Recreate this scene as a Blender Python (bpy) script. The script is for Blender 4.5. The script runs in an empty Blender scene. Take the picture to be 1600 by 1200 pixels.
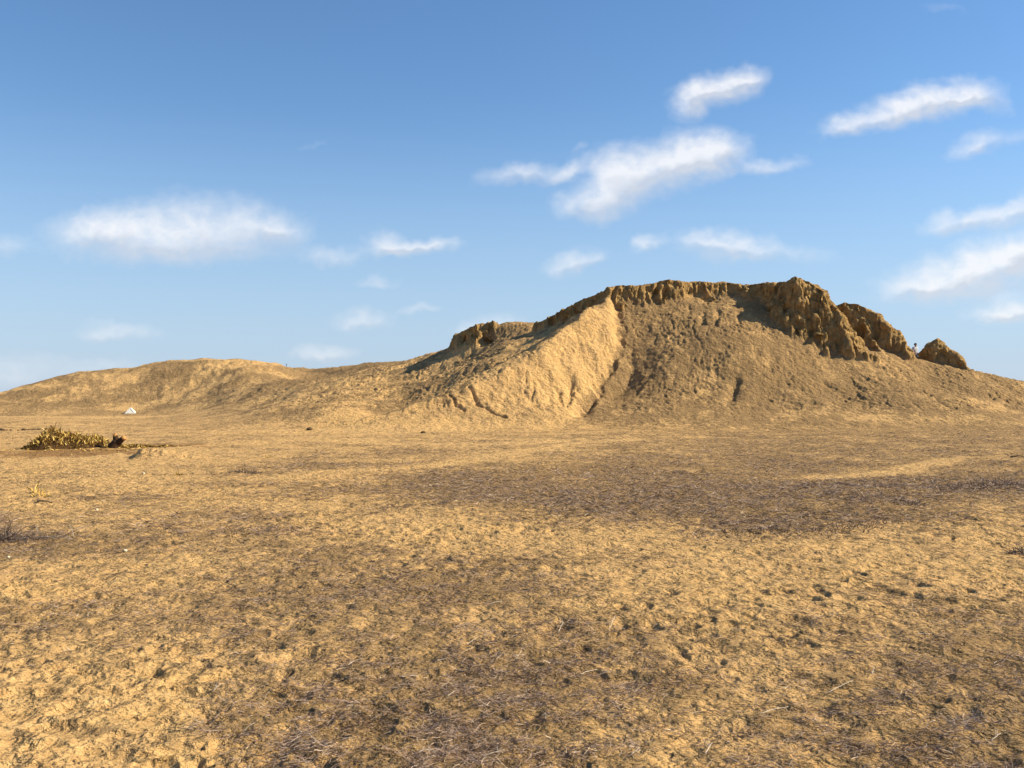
import bpy, math, random
import numpy as np
from mathutils import Vector, Matrix

S = bpy.context.scene
COL = S.collection
R = math.radians

# ------------------------------------------------------------------ camera
F = 1556.0            # focal length in photo pixels (1600 wide)
EYE = 1.6
VH = 625.0            # horizon row
cam_d = bpy.data.cameras.new('camera')
cam_d.sensor_width = 36.0
cam_d.lens = 36.0 * F / 1600.0
cam_d.clip_start = 0.1
cam_d.clip_end = 20000
cam = bpy.data.objects.new('camera', cam_d)
COL.objects.link(cam)
cam.location = (0, 0, EYE)
cam.rotation_euler = (R(90) + math.atan((VH - 600) / F), 0, 0)
S.camera = cam

# ------------------------------------------------------------------ light
SUN_EL, SUN_AZ = 34.0, 85.0      # azimuth clockwise from +Y (view direction)
w = bpy.data.worlds.new('World')
S.world = w
w.use_nodes = True
nt = w.node_tree
nt.nodes.clear()
sky = nt.nodes.new('ShaderNodeTexSky')
sky.sky_type = 'NISHITA'
sky.sun_disc = False
sky.sun_elevation = R(SUN_EL)
sky.sun_rotation = R(SUN_AZ)
sky.altitude = 0
sky.air_density = 1.0
sky.dust_density = 0.0
sky.ozone_density = 3.0
bg = nt.nodes.new('ShaderNodeBackground')
bg.inputs['Strength'].default_value = 0.083
wo = nt.nodes.new('ShaderNodeOutputWorld')
hs = nt.nodes.new('ShaderNodeHueSaturation')
hs.inputs['Saturation'].default_value = 1.15
hs.inputs['Hue'].default_value = 0.497
nt.links.new(sky.outputs[0], hs.inputs['Color'])
gn = nt.nodes.new('ShaderNodeMix'); gn.data_type = 'RGBA'; gn.blend_type = 'MULTIPLY'
gn.inputs[0].default_value = 1; gn.inputs[7].default_value = (1.0, .945, .98, 1)
nt.links.new(hs.outputs[0], gn.inputs[6])
tc = nt.nodes.new('ShaderNodeTexCoord'); sx_ = nt.nodes.new('ShaderNodeSeparateXYZ')
nt.links.new(tc.outputs['Generated'], sx_.inputs[0])
mr = nt.nodes.new('ShaderNodeMapRange'); mr.interpolation_type = 'SMOOTHSTEP'
mr.inputs['From Min'].default_value = -0.02; mr.inputs['From Max'].default_value = 0.30
mr.inputs['To Min'].default_value = 0.85; mr.inputs['To Max'].default_value = 0.0
nt.links.new(sx_.outputs['Z'], mr.inputs['Value'])
hz = nt.nodes.new('ShaderNodeMix'); hz.data_type = 'RGBA'
hz.inputs[7].default_value = (2.65, 3.65, 5.05, 1)
nt.links.new(mr.outputs[0], hz.inputs[0]); nt.links.new(gn.outputs[2], hz.inputs[6])
nt.links.new(hz.outputs[2], bg.inputs[0])
nt.links.new(bg.outputs[0], wo.inputs[0])

sd = bpy.data.lights.new('sun', 'SUN')
sd.energy = 4.95
sd.angle = R(0.5)
sd.color = (1.0, 0.885, 0.66)
so = bpy.data.objects.new('sun', sd)
COL.objects.link(so)
dirv = Vector((math.cos(R(SUN_EL)) * math.sin(R(SUN_AZ)),
               math.cos(R(SUN_EL)) * math.cos(R(SUN_AZ)), math.sin(R(SUN_EL))))
so.rotation_euler = dirv.to_track_quat('Z', 'Y').to_euler()
so.location = dirv * 100
S.view_settings.view_transform = 'Standard'
S.view_settings.look = 'None'
S.view_settings.gamma = 1
S.view_settings.exposure = 0.90

# ------------------------------------------------------------------ noise
rs = np.random.RandomState(7)
PERM = rs.permutation(256).astype(np.int32)
PERM = np.concatenate([PERM, PERM, PERM])
GA = rs.uniform(0, 2 * np.pi, 256)
GX, GY = np.cos(GA).astype(np.float32), np.sin(GA).astype(np.float32)
g3 = rs.normal(size=(256, 3)); g3 /= np.linalg.norm(g3, axis=1)[:, None]
g3 = g3.astype(np.float32)
RND = rs.rand(256, 6).astype(np.float32)


def fade(t):
    return t * t * t * (t * (t * 6 - 15) + 10)


def pn2(x, y):
    x = np.asarray(x, np.float64); y = np.asarray(y, np.float64)
    xi = np.floor(x); yi = np.floor(y)
    fx = (x - xi).astype(np.float32); fy = (y - yi).astype(np.float32)
    xi = xi.astype(np.int64) & 255; yi = yi.astype(np.int64) & 255
    u, v = fade(fx), fade(fy)

    def g(dx, dy):
        h = PERM[PERM[(xi + dx) & 255] + ((yi + dy) & 255)]
        return GX[h] * (fx - dx) + GY[h] * (fy - dy)
    a = g(0, 0); b = g(1, 0); c = g(0, 1); d = g(1, 1)
    a = a + u * (b - a); c = c + u * (d - c)
    return (a + v * (c - a)) * 1.5


def pn3(x, y, z):
    x = np.asarray(x, np.float64); y = np.asarray(y, np.float64); z = np.asarray(z, np.float64)
    xi = np.floor(x); yi = np.floor(y); zi = np.floor(z)
    fx = (x - xi).astype(np.float32); fy = (y - yi).astype(np.float32); fz = (z - zi).astype(np.float32)
    xi = xi.astype(np.int64) & 255; yi = yi.astype(np.int64) & 255; zi = zi.astype(np.int64) & 255
    u, v, w_ = fade(fx), fade(fy), fade(fz)
    out = 0
    for dx in (0, 1):
        wx = u if dx else 1 - u
        for dy in (0, 1):
            wy = v if dy else 1 - v
            for dz in (0, 1):
                wz = w_ if dz else 1 - w_
                h = PERM[PERM[PERM[(xi + dx) & 255] + ((yi + dy) & 255)] + ((zi + dz) & 255)]
                g = g3[h]
                out = out + wx * wy * wz * (g[..., 0] * (fx - dx) + g[..., 1] * (fy - dy) + g[..., 2] * (fz - dz))
    return out * 1.6


def fbm2(x, y, lam, octs=4, gain=0.5, seed=0.0):
    s = 0; a = 1.0; f = 1.0 / lam
    for i in range(octs):
        s = s + a * pn2(x * f + 17.3 * i + seed, y * f - 9.1 * i + seed * 1.7)
        a *= gain; f *= 2.03
    return s


def cell(x, y, size, seed=0):
    """jittered cells: returns for the nearest feature point dx, dy (metres) and five random numbers"""
    gx = np.floor(x / size); gy = np.floor(y / size)
    best = np.full(x.shape, 1e9); bdx = np.zeros(x.shape); bdy = np.zeros(x.shape)
    bh = np.zeros(x.shape, np.int32)
    for ox in (-1, 0, 1):
        for oy in (-1, 0, 1):
            cx = gx + ox; cy = gy + oy
            h = PERM[PERM[(cx.astype(np.int64) + seed * 31) & 255] + ((cy.astype(np.int64) + seed * 57) & 255)]
            px = (cx + 0.15 + 0.7 * RND[h, 0]) * size; py = (cy + 0.15 + 0.7 * RND[h, 1]) * size
            dx = x - px; dy = y - py
            d = dx * dx + dy * dy
            m = d < best
            best = np.where(m, d, best); bdx = np.where(m, dx, bdx); bdy = np.where(m, dy, bdy)
            bh = np.where(m, h, bh)
    return bdx, bdy, bh


def sstep(a, b, x):
    t = np.clip((x - a) / (b - a), 0, 1)
    return t * t * (3 - 2 * t)


# ------------------------------------------------------------------ survey: bearings, distances, heights -> terrain
def P(u, v, D):
    return ((u - 800) * D / F, D, EYE + (VH - v) * D / F)


def Z(u, D, z):
    return ((u - 800) * D / F, D, z)


SPUR = [P(950, 462, 67.0), P(900, 498, 63.6), P(868, 524, 61.7), P(835, 547, 60), P(795, 572, 58.6), P(760, 589, 57.5), P(725, 604, 56.7), P(690, 618, 56), P(645, 634, 55.2), P(600, 648, 54.5), P(550, 659, 53.7), P(490, 670, 53)]
ctl = []
# spur running down to the left of the big mound (crest, sunny face, gully)
ctl += [P(*t) for t in [(948, 466, 66.3), (900, 500, 63.5), (835, 550, 60), (760, 590, 57.5), (690, 620, 56), (600, 650, 54.5), (500, 670, 53)]]
ctl += [P(*t) for t in [(850, 620, 57), (900, 580, 60.2), (930, 530, 62.8), (800, 640, 55.5), (700, 652, 54.5), (780, 622, 56.4), (860, 580, 59.2)]]
ctl += [P(*t) for t in [(963, 485, 66.6), (967, 560, 63), (945, 605, 60.8), (905, 645, 56.6)]]
ctl += [Z(u, D, 0.08) for u, D in [(480, 50.5), (600, 51.5), (700, 52), (800, 53), (870, 53.5), (950, 53.5), (1050, 53.5), (1200, 53.5), (1350, 53.5), (1500, 54), (1650, 55), (1850, 57)]]
ctl += [Z(690, 60.5, 1.75), Z(600, 58.5, .55), Z(760, 62, 2.95), Z(835, 64, 4.65), Z(890, 66.3, 6.7), Z(530, 55.5, .1)]
# main face
ctl += [P(*t) for t in [(1000, 590, 60.8), (1050, 575, 60.6), (1150, 560, 61.0), (1100, 605, 59.2), (1200, 540, 62.4), (1100, 472, 67.2), (1000, 470, 67.4), (1050, 467, 67.6), (1160, 474, 67.0),
                        (1040, 530, 63.4), (1250, 568, 61.6), (1200, 505, 64.8), (1200, 620, 58.4), (1200, 645, 56), (1300, 645, 56), (1500, 645, 56.5), (1350, 585, 61.4), (1350, 620, 58.9), (1300, 620, 58.7), (1000, 642, 56.3), (1100, 645, 55.8),
                        (1450, 600, 62), (1500, 620, 59.5), (1600, 630, 61), (1400, 640, 56.8), (1300, 560, 63), (1400, 562, 64), (1432, 560, 65.5), (1340, 530, 66),
                        (1518, 582, 65), (1560, 590, 66), (1600, 597, 66), (1700, 612, 66), (1850, 624, 66), (1480, 572, 65.2)]]
# plateau and back
ctl += [P(*t) for t in [(960, 458, 67.8), (1040, 450, 69), (1140, 452, 69.5), (1220, 452, 68.5)]]
ctl += [Z(*t) for t in [(1000, 74, 9.3), (1100, 75, 9.3), (1200, 74, 8.6), (1300, 73, 6.8), (1430, 70, 3.85), (1465, 70, 4.0), (1530, 72, 2.9), (1650, 73, 1.9), (1800, 75, 0.6)]]
ctl += [Z(u, 88, z) for u, z in [(800, 4.5), (900, 4.5), (1050, 4.0), (1200, 3.2), (1350, 2.0), (1550, 1.0), (1750, 0.3)]]
ctl += [Z(u, 105, 0.2) for u in (700, 850, 1000, 1200, 1400, 1600, 1800)]
# slope left of the crest, second shoulder, nub
ctl += [P(*t) for t in [(850, 508, 73), (880, 513, 69.5), (905, 503, 69), (870, 518, 67.5), (850, 525, 66.8), (930, 488, 67.6), (750, 560, 68), (800, 535, 69), (690, 603, 64.5), (690, 583, 72), (750, 575, 64.5), (640, 622, 64), (640, 600, 72),
                        (600, 600, 68), (620, 569, 80), (500, 620, 66), (400, 650, 60), (450, 606, 84), (330, 656, 64), (550, 588, 78), (690, 548, 80),
                        (720, 545, 76), (755, 543, 74.5), (790, 505, 76.5), (834, 503, 77), (790, 532, 73), (830, 522, 73), (400, 636, 76), (300, 650, 80), (540, 640, 58)]]
ctl += [Z(*t) for t in [(560, 92, 2.2), (700, 90, 4.4), (450, 96, 1.5), (620, 105, 1.2)]]
# far dark saddle and left hill
ctl += [P(*t) for t in [(520, 574, 140), (570, 568.5, 133), (620, 567.5, 125), (465, 597, 130), (472, 583, 138), (520, 590, 122), (560, 587, 115), (600, 580, 110), (0, 618, 125), (0, 620, 136), (60, 597.5, 130),
                        (120, 582, 135), (200, 576, 140), (250, 566, 140), (320, 561, 140), (400, 565, 138), (440, 570, 135), (320, 600, 125),
                        (320, 638, 110), (400, 605, 112), (400, 632, 98), (200, 600, 128), (100, 622, 122), (200, 622, 122), (-60, 630, 122), (380, 578, 126), (440, 596, 116), (300, 580, 130)]]
ctl += [Z(203, 115, 0.10), Z(150, 114, 0.1), Z(260, 113, 0.3), Z(60, 116, 0.2), Z(-60, 115, 0.0), Z(0, 98, 0), Z(200, 98, 0), Z(300, 95, 0.15), Z(-250, 140, 0), Z(-150, 132, 0.2)]
ctl += [Z(u, 165, z) for u, z in [(-100, -.5), (0, 0.8), (200, 4), (400, 4.5), (600, 3.5)]]
ctl += [Z(u, 200, 0) for u in (-300, 0, 200, 400, 600, 800, 1000, 1300, 1600, 1900)]
ctl += [Z(u, 150, 0) for u in (-400, 800, 1000, 1300, 1600, 1900)]
# plain in front
for D in (1, 5, 10, 15, 22, 30, 40):
    for u in (-300, 100, 450, 800, 1150, 1500, 1900):
        z = 0.0
        if D == 22: z = [-.0, .0, -.03, -.08, -.15, -.12, -.05][(-300, 100, 450, 800, 1150, 1500, 1900).index(u)]
        if D == 30: z = [-.0, .0, -.02, -.05, -.10, -.10, -.05][(-300, 100, 450, 800, 1150, 1500, 1900).index(u)]
        if D == 15 and u >= 1500: z = 0.10
        ctl.append(Z(u, D, z))
ctl += [Z(u, D, z) for u in (820, 950, 1100, 1250, 1400, 1550, 1700, 1850) for D, z in ((44, 0), (48, 0), (51, .01))]
ctl += [Z(u, D, 0) for u in (480, 600, 700) for D in (43, 47, 50)]
ctl += [Z(u, 50, 0) for u in (-400, -100, 200, 380, 1900)] + [Z(u, 75, 0) for u in (-400, -100, 100)]
ctl += [(x, y, 0.0) for x in (-150, 150) for y in (0, 50, 100, 150, 200)] + [(x, -40, 0.0) for x in (-150, -50, 50, 150)]
ctl += [(70, 75, 0), (80, 100, 0), (60, 60, 0), (-60, 50, 0), (-30, 20, 0), (40, 20, 0), (-30, 0, 0), (30, 0, 0)]
C = np.array(ctl)


def tps_fit(C):
    n = len(C)
    d2 = ((C[:, None, :2] - C[None, :, :2]) ** 2).sum(2)
    K = 0.5 * d2 * np.log(d2 + 1e-9)
    K[np.arange(n), np.arange(n)] += 0.15
    A = np.zeros((n + 3, n + 3)); A[:n, :n] = K
    A[:n, n] = 1; A[:n, n + 1:] = C[:, :2]; A[n, :n] = 1; A[n + 1:, :n] = C[:, :2].T
    b = np.zeros(n + 3); b[:n] = C[:, 2]
    return np.linalg.solve(A, b)


WT = tps_fit(C)
GX0, GY0, GS = -150.0, -40.0, 0.5
gnx, gny = 601, 501
gxs = GX0 + GS * np.arange(gnx); gys = GY0 + GS * np.arange(gny)
GRID = np.zeros((gny, gnx))
XX, YY = np.meshgrid(gxs, gys)
fx_, fy_ = XX.ravel(), YY.ravel()
out = np.zeros(fx_.shape)
for i in range(0, len(fx_), 20000):
    a, b = fx_[i:i + 20000], fy_[i:i + 20000]
    d2 = (a[:, None] - C[None, :, 0]) ** 2 + (b[:, None] - C[None, :, 1]) ** 2
    out[i:i + 20000] = (0.5 * d2 * np.log(d2 + 1e-9)) @ WT[:-3] + WT[-3] + WT[-2] * a + WT[-1] * b
GRID = out.reshape(gny, gnx)


def hbase(x, y):
    """cubic lookup in the surveyed grid, flat far away"""
    gx = np.clip((x - GX0) / GS, 1, gnx - 3.001); gy = np.clip((y - GY0) / GS, 1, gny - 3.001)
    ix = np.floor(gx).astype(np.int64); iy = np.floor(gy).astype(np.int64)
    tx = gx - ix; ty = gy - iy

    def wts(t):
        return (-.5 * t + t * t - .5 * t ** 3, 1 - 2.5 * t * t + 1.5 * t ** 3, .5 * t + 2 * t * t - 1.5 * t ** 3, -.5 * t * t + .5 * t ** 3)
    wx, wy = wts(tx), wts(ty)
    s = 0
    for j in range(4):
        r_ = 0
        for i in range(4):
            r_ = r_ + wx[i] * GRID[iy + j - 1, ix + i - 1]
        s = s + wy[j] * r_
    edge = np.minimum.reduce([x + 145, 145 - x, y + 35, 205 - y])
    return s * sstep(0, 25, edge)


def seg_dist(x, y, pts):
    """distance to a polyline in plan, and the interpolated third value at the nearest point; signed side"""
    best = np.full(x.shape, 1e9); val = np.zeros(x.shape); side = np.zeros(x.shape)
    for a, b in zip(pts[:-1], pts[1:]):
        dx, dy = b[0] - a[0], b[1] - a[1]
        L2 = dx * dx + dy * dy + 1e-9
        t = np.clip(((x - a[0]) * dx + (y - a[1]) * dy) / L2, 0, 1)
        ex = x - (a[0] + t * dx); ey = y - (a[1] + t * dy)
        d = np.hypot(ex, ey)
        m = d < best
        best = np.where(m, d, best); val = np.where(m, a[2] + t * (b[2] - a[2]), val)
        side = np.where(m, dx * ey - dy * ex, side)
    return best, val, side


RIML = [P(846, 503, 73), P(862, 495, 72.5), P(880, 487, 72), P(905, 473, 71), P(940, 459, 69.4), P(957, 450, 68.2)]
RIM = [P(957, 450, 68.2), P(1000, 446, 68.3), P(1040, 440.5, 68.6),
       P(1100, 442, 69.2), P(1145, 445, 69.2), P(1190, 446, 68.2)]
TOWER = [P(1180, 447, 68.6), P(1215, 440, 67.2), P(1245, 434, 66.2), P(1264, 440, 65.9), P(1290, 458, 65.5), P(1308, 478, 65.0), P(1330, 515, 64.2), P(1352, 552, 63.4)]
TOWERF = [P(1245, 436, 66.2), P(1232, 480, 65.0), P(1236, 505, 64.4)]
TOWERG = [P(1264, 440, 65.9), P(1280, 500, 64.3), P(1290, 545, 63.3)]
FIN2 = [P(1312, 478, 68.5), P(1325, 474, 68.0), P(1345, 478, 67.6), P(1370, 492, 67.0), P(1396, 516, 66.2), P(1408, 534, 65.6)]
FIN2B = [P(1345, 480, 67.6), P(1355, 520, 66.0), P(1385, 556, 64.6)]
FIN3 = [P(1447, 541, 67.4), P(1456, 534, 67.0), P(1466, 528, 66.6), P(1475, 536, 66.4), P(1486, 547, 66.1), P(1500, 560, 65.8), P(1516, 580, 65.2)]
NUB = [P(718, 524, 77.6), P(745, 510, 76.8), P(766, 505.5, 76.4)]
# (line, outward slope, width of the flat crest)
CRAGS = [(RIML, 2.6, 0.4), (RIM, 1.6, 0.45), (TOWER, 2.0, 0.40), (TOWERF, 1.9, 0.15), (TOWERG, 1.9, 0.10), (FIN2, 2.0, 0.3), (FIN2B, 1.7, 0.1), (FIN3, 1.9, 0.15), (NUB, 1.6, 0.45)]

GULLIES = [([P(962, 478, 67), P(966, 520, 65), P(967, 560, 63), P(945, 605, 60.8), P(905, 645, 56.6)], 0.42, 0.4),
           ([P(960, 540, 63.8), P(955, 578, 62), P(925, 590, 61)], 0.20, 0.25),
           ([P(700, 617, 56.1), P(718, 636, 55.3), P(724, 642, 55)], 0.20, 0.085),
           ([P(733, 612, 56.8), P(748, 638, 55.6), P(790, 659, 54.6)], 0.22, 0.085),
           ([P(872, 612, 58), P(878, 640, 57)], 0.22, 0.2),
           ([P(892, 622, 59), P(884, 650, 57)], 0.16, 0.2),
           ([P(915, 630, 59.5), P(925, 655, 57.6)], 0.16, 0.2),
           ([P(1150, 628, 59.5), P(1143, 655, 58)], 0.25, 0.25),
           ([P(1078, 485, 66.8), P(1074, 515, 65.3)], 0.12, 0.15),
           ([P(1100, 500, 66), P(1098, 530, 64.5)], 0.12, 0.15),
           ([P(1122, 500, 66), P(1118, 535, 64.3)], 0.12, 0.15),
           ([P(1156, 500, 65.8), P(1154, 525, 64.6)], 0.14, 0.15),
           ([P(1290, 615, 60.2), P(1330, 645, 58.8)], 0.15, 0.25),
           ([P(835, 600, 57.9), P(828, 630, 56.5)], 0.10, 0.12),
           ([P(672, 580, 70), P(664, 598, 67)], 0.30, 0.3)]


def crag(x, y, hb):
    """union of the eroded mud-brick crags with the slope; returns height and crag mask"""
    m = (x > -14) & (x < 34) & (y > 48) & (y < 84)
    h = hb.copy(); mk = np.zeros(x.shape)
    if not m.any():
        return h, mk
    xs, ys = x[m], y[m]
    wob = 0.42 * pn2(xs / 1.1, ys / 1.1) + 0.22 * pn2(xs / 0.45 + 9, ys / 0.45) 
    wobf = 0.10 * pn2(xs / 0.2 + 3, ys / 0.2)
    hh = h[m]; base = hh.copy()
    for line, slope, flat in CRAGS:
        d, z, _ = seg_dist(xs, ys, line)
        k = 0.45 if line is NUB or line is RIM else 1.0
        top = z + 0.03 * pn2(xs / 0.5, ys / 0.5 + 4) + 0.07 * pn2(xs / 1.3, ys / 1.3 + 8)
        dd = np.maximum(0, d - flat + (wob + wobf) * np.minimum(1, d) * (.35 if (line is FIN3 or line is FIN2) else 0.9))
        c = top - slope * dd
        hh = np.maximum(hh, c)
    mk[m] = sstep(0.02, 0.35, hh - base)
    d, z, side = seg_dist(xs + .25 * pn2(xs / 1.2 + 3, ys / 1.2), ys + .25 * pn2(xs / 1.2 + 9, ys / 1.2), SPUR)
    c = z + .06 * pn2(xs / .8, ys / .8) - np.where(side < 0, .55, 1.05) * np.sqrt(d * d + .06) + np.where(side < 0, .12, .24)
    hh = np.maximum(hh, c)
    h[m] = hh
    return h, mk


def terrain(x, y, full=True):
    """ground height and crag mask in world metres"""
    r = np.hypot(x, y)
    hb = hbase(x, y)
    h, mk = crag(x, y, hb)
    slope_zone = sstep(0.25, 1.6, hb)
    # gullies
    m = (x > -9) & (x < 26) & (y > 50) & (y < 76)
    if m.any():
        xs, ys = x[m], y[m]
        wx = 0.15 * pn2(xs / 0.6, ys / 0.6 + 5); wy = 0.15 * pn2(xs / 0.6 + 7, ys / 0.6)
        cut = np.zeros(xs.shape)
        for line, dep, wid in GULLIES:
            d, _, _ = seg_dist(xs + wx, ys + wy, line)
            cut = np.maximum(cut, dep * np.exp(-(d / wid) ** 2))
        h[m] = h[m] - cut * (1 - 0.8 * mk[m])
    # slope lumps, larger on the mound
    h = h + slope_zone * (0.16 * pn2(x / 3.1, y / 3.1) + 0.08 * fbm2(x, y, 1.3, 3, .5, 3) )
    rough = 0.35 + 0.95 * sstep(-.35, .45, fbm2(x, y, 2.6, 3, .6, 44))
    wx = x + 0.25 * pn2(x / .7, y / .7 + 3); wy = y + 0.25 * pn2(x / .7 + 6, y / .7)
    fine = slope_zone * (0.045 * pn2(wx / 0.55, wy / 0.62) + 0.032 * pn2(wx / .27, wy / .3 + 3) + 0.024 * pn2(x / .13 + 2, y / .15) + 0.06 * np.minimum(0, pn2(wx / .38 + 9, wy / .45) + .15))
    rill = -slope_zone * (1 - mk) * 0.07 * np.maximum(0, 1 - np.abs(pn2(wx / 0.9, y / 3.4 + 40)) * 9) * sstep(0, .5, pn2(x / 2.2 + 50, y / 3))
    h = h + 1.2 * fine * rough * sstep(170, 100, r) + rill * sstep(150, 60, r)
    fz_ = slope_zone * sstep(78, 100, r)
    scar = np.exp(-(((x + 37.5) / 7.0) ** 2 + ((y - 131) / 7.0) ** 2))
    h = h + fz_ * (0.10 * fbm2(x, y, 2.6, 3, .6, 81) + .13 * np.minimum(0, pn2(x / 1.5 + 9, y / 2.2) + .2) + scar * .17 * fbm2(x, y, 1.4, 3, .65, 17))
    # plain: broad swells, hummocks, hoof- and footprints
    pl = 1 - slope_zone
    h = h + pl * (0.05 * pn2(x / 6.5 + 3, y / 6.5) + 0.022 * pn2(x / 1.7, y / 1.7))
    nearf = sstep(45, 14, r)
    h = h + pl * nearf * (0.014 * pn2(x / .42, y / .42 + 8) + 0.009 * pn2(x / .17 + 5, y / .17) + 0.005 * pn2(x / .07, y / .07) + .0025 * pn2(x / .03, y / .03))
    h = h + pl * (1 - nearf) * (0.015 * pn2(x / .25 + 3, y / .35) + 0.032 * pn2(x / 0.5, y / 0.6) + .03 * pn2(x / 1.1 + 5, y / 1.3))
    hx, hy = (x + 10.05 + .25 * (y - 27.6)), (y - 27.6)
    h = h + 0.25 * np.exp(-((np.where(hx > 0, hx / 1.15, hx / .42)) ** 2 + (hy / .6) ** 2) ** 1.05) * (1 + .35 * pn2(x / .22, y / .22) + .2 * pn2(x / .1, y / .1))
    h = h - 0.06 * np.exp(-(((x + 10.45) / .16) ** 2 + ((y - 27.2) / .2) ** 2))
    if full:
        m = (r < 42) & (r > 2)
        if m.any():
            xs, ys, rr = x[m], y[m], r[m]
            acc = np.zeros(xs.shape)
            wx = xs + 0.04 * pn2(xs / .18, ys / .18) + .008 * pn2(xs / .06, ys / .06); wy = ys + 0.04 * pn2(xs / .18 + 9, ys / .18) + .008 * pn2(xs / .06 + 3, ys / .06)
            for size, rad, dep, seed, pr in ((0.30, 0.072, 0.034, 1, 0.9), (0.20, 0.046, 0.018, 2, 0.8), (0.47, 0.115, 0.030, 3, .75)):
                dx, dy, hh = cell(wx, wy, size, seed)
                an = RND[hh, 2] * math.pi
                ca, sa = np.cos(an), np.sin(an)
                a = (dx * ca + dy * sa) / 1.35; b = (-dx * sa + dy * ca) / 0.8
                q = np.sqrt(a * a + b * b) / (rad * (0.7 + 0.6 * RND[hh, 3]))
                prof = -np.exp(-q ** 2.0) + 0.28 * np.exp(-((q - 1.4) / 0.33) ** 2)
                acc = acc + np.where(RND[hh, 4] < pr, prof, 0) * dep * (0.6 + 0.6 * RND[hh, 5])
            acc = np.where(acc < 0, -.028 * np.tanh(-acc / .028), acc)
            h[m] = h[m] + acc * pl[m] * sstep(42, 22, rr) * (0.55 + 0.6 * sstep(-.3, .4, pn2(xs / 2.3, ys / 2.3 + 60)))
    return h, mk


# ------------------------------------------------------------------ dry litter by place, with slope shade painted in (bearing x distance table -> world)
LV = [655, 670, 690, 710, 730, 750, 775, 800, 830, 860, 900, 950, 1000, 1060, 1120, 1200]
LT = ["444444567", "444445666", "344445666", "223546765", "235667767", "334688888", "344589988", "443368875", "766324863", "666542233",
      "346665333", "345665334", "245676556", "135676566", "025675677", "014665777"]
LTA = np.array([[int(c) for c in r] for r in LT], float) / 9.0
PATHS = [([(420, 745), (560, 733), (700, 720), (860, 698), (1000, 686)], 0.6, 0.7),
         ([(480, 687), (600, 692), (760, 694), (900, 688)], 0.8, 0.7),
         ([(900, 676), (1100, 666), (1350, 660), (1650, 661)], 0.7, 0.25),
         ([(1250, 736), (1400, 727), (1480, 712)], 0.5, 0.8),
         
         ([(240, 700), (420, 690), (620, 676)], 0.8, 0.5)]
PATHW = []
for pts, wd, st in PATHS:
    PATHW.append(([((u - 800) * min(EYE * F / (v - VH), 55.5) / F, min(EYE * F / (v - VH), 55.5), 0) for u, v in pts], wd, st))


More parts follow.
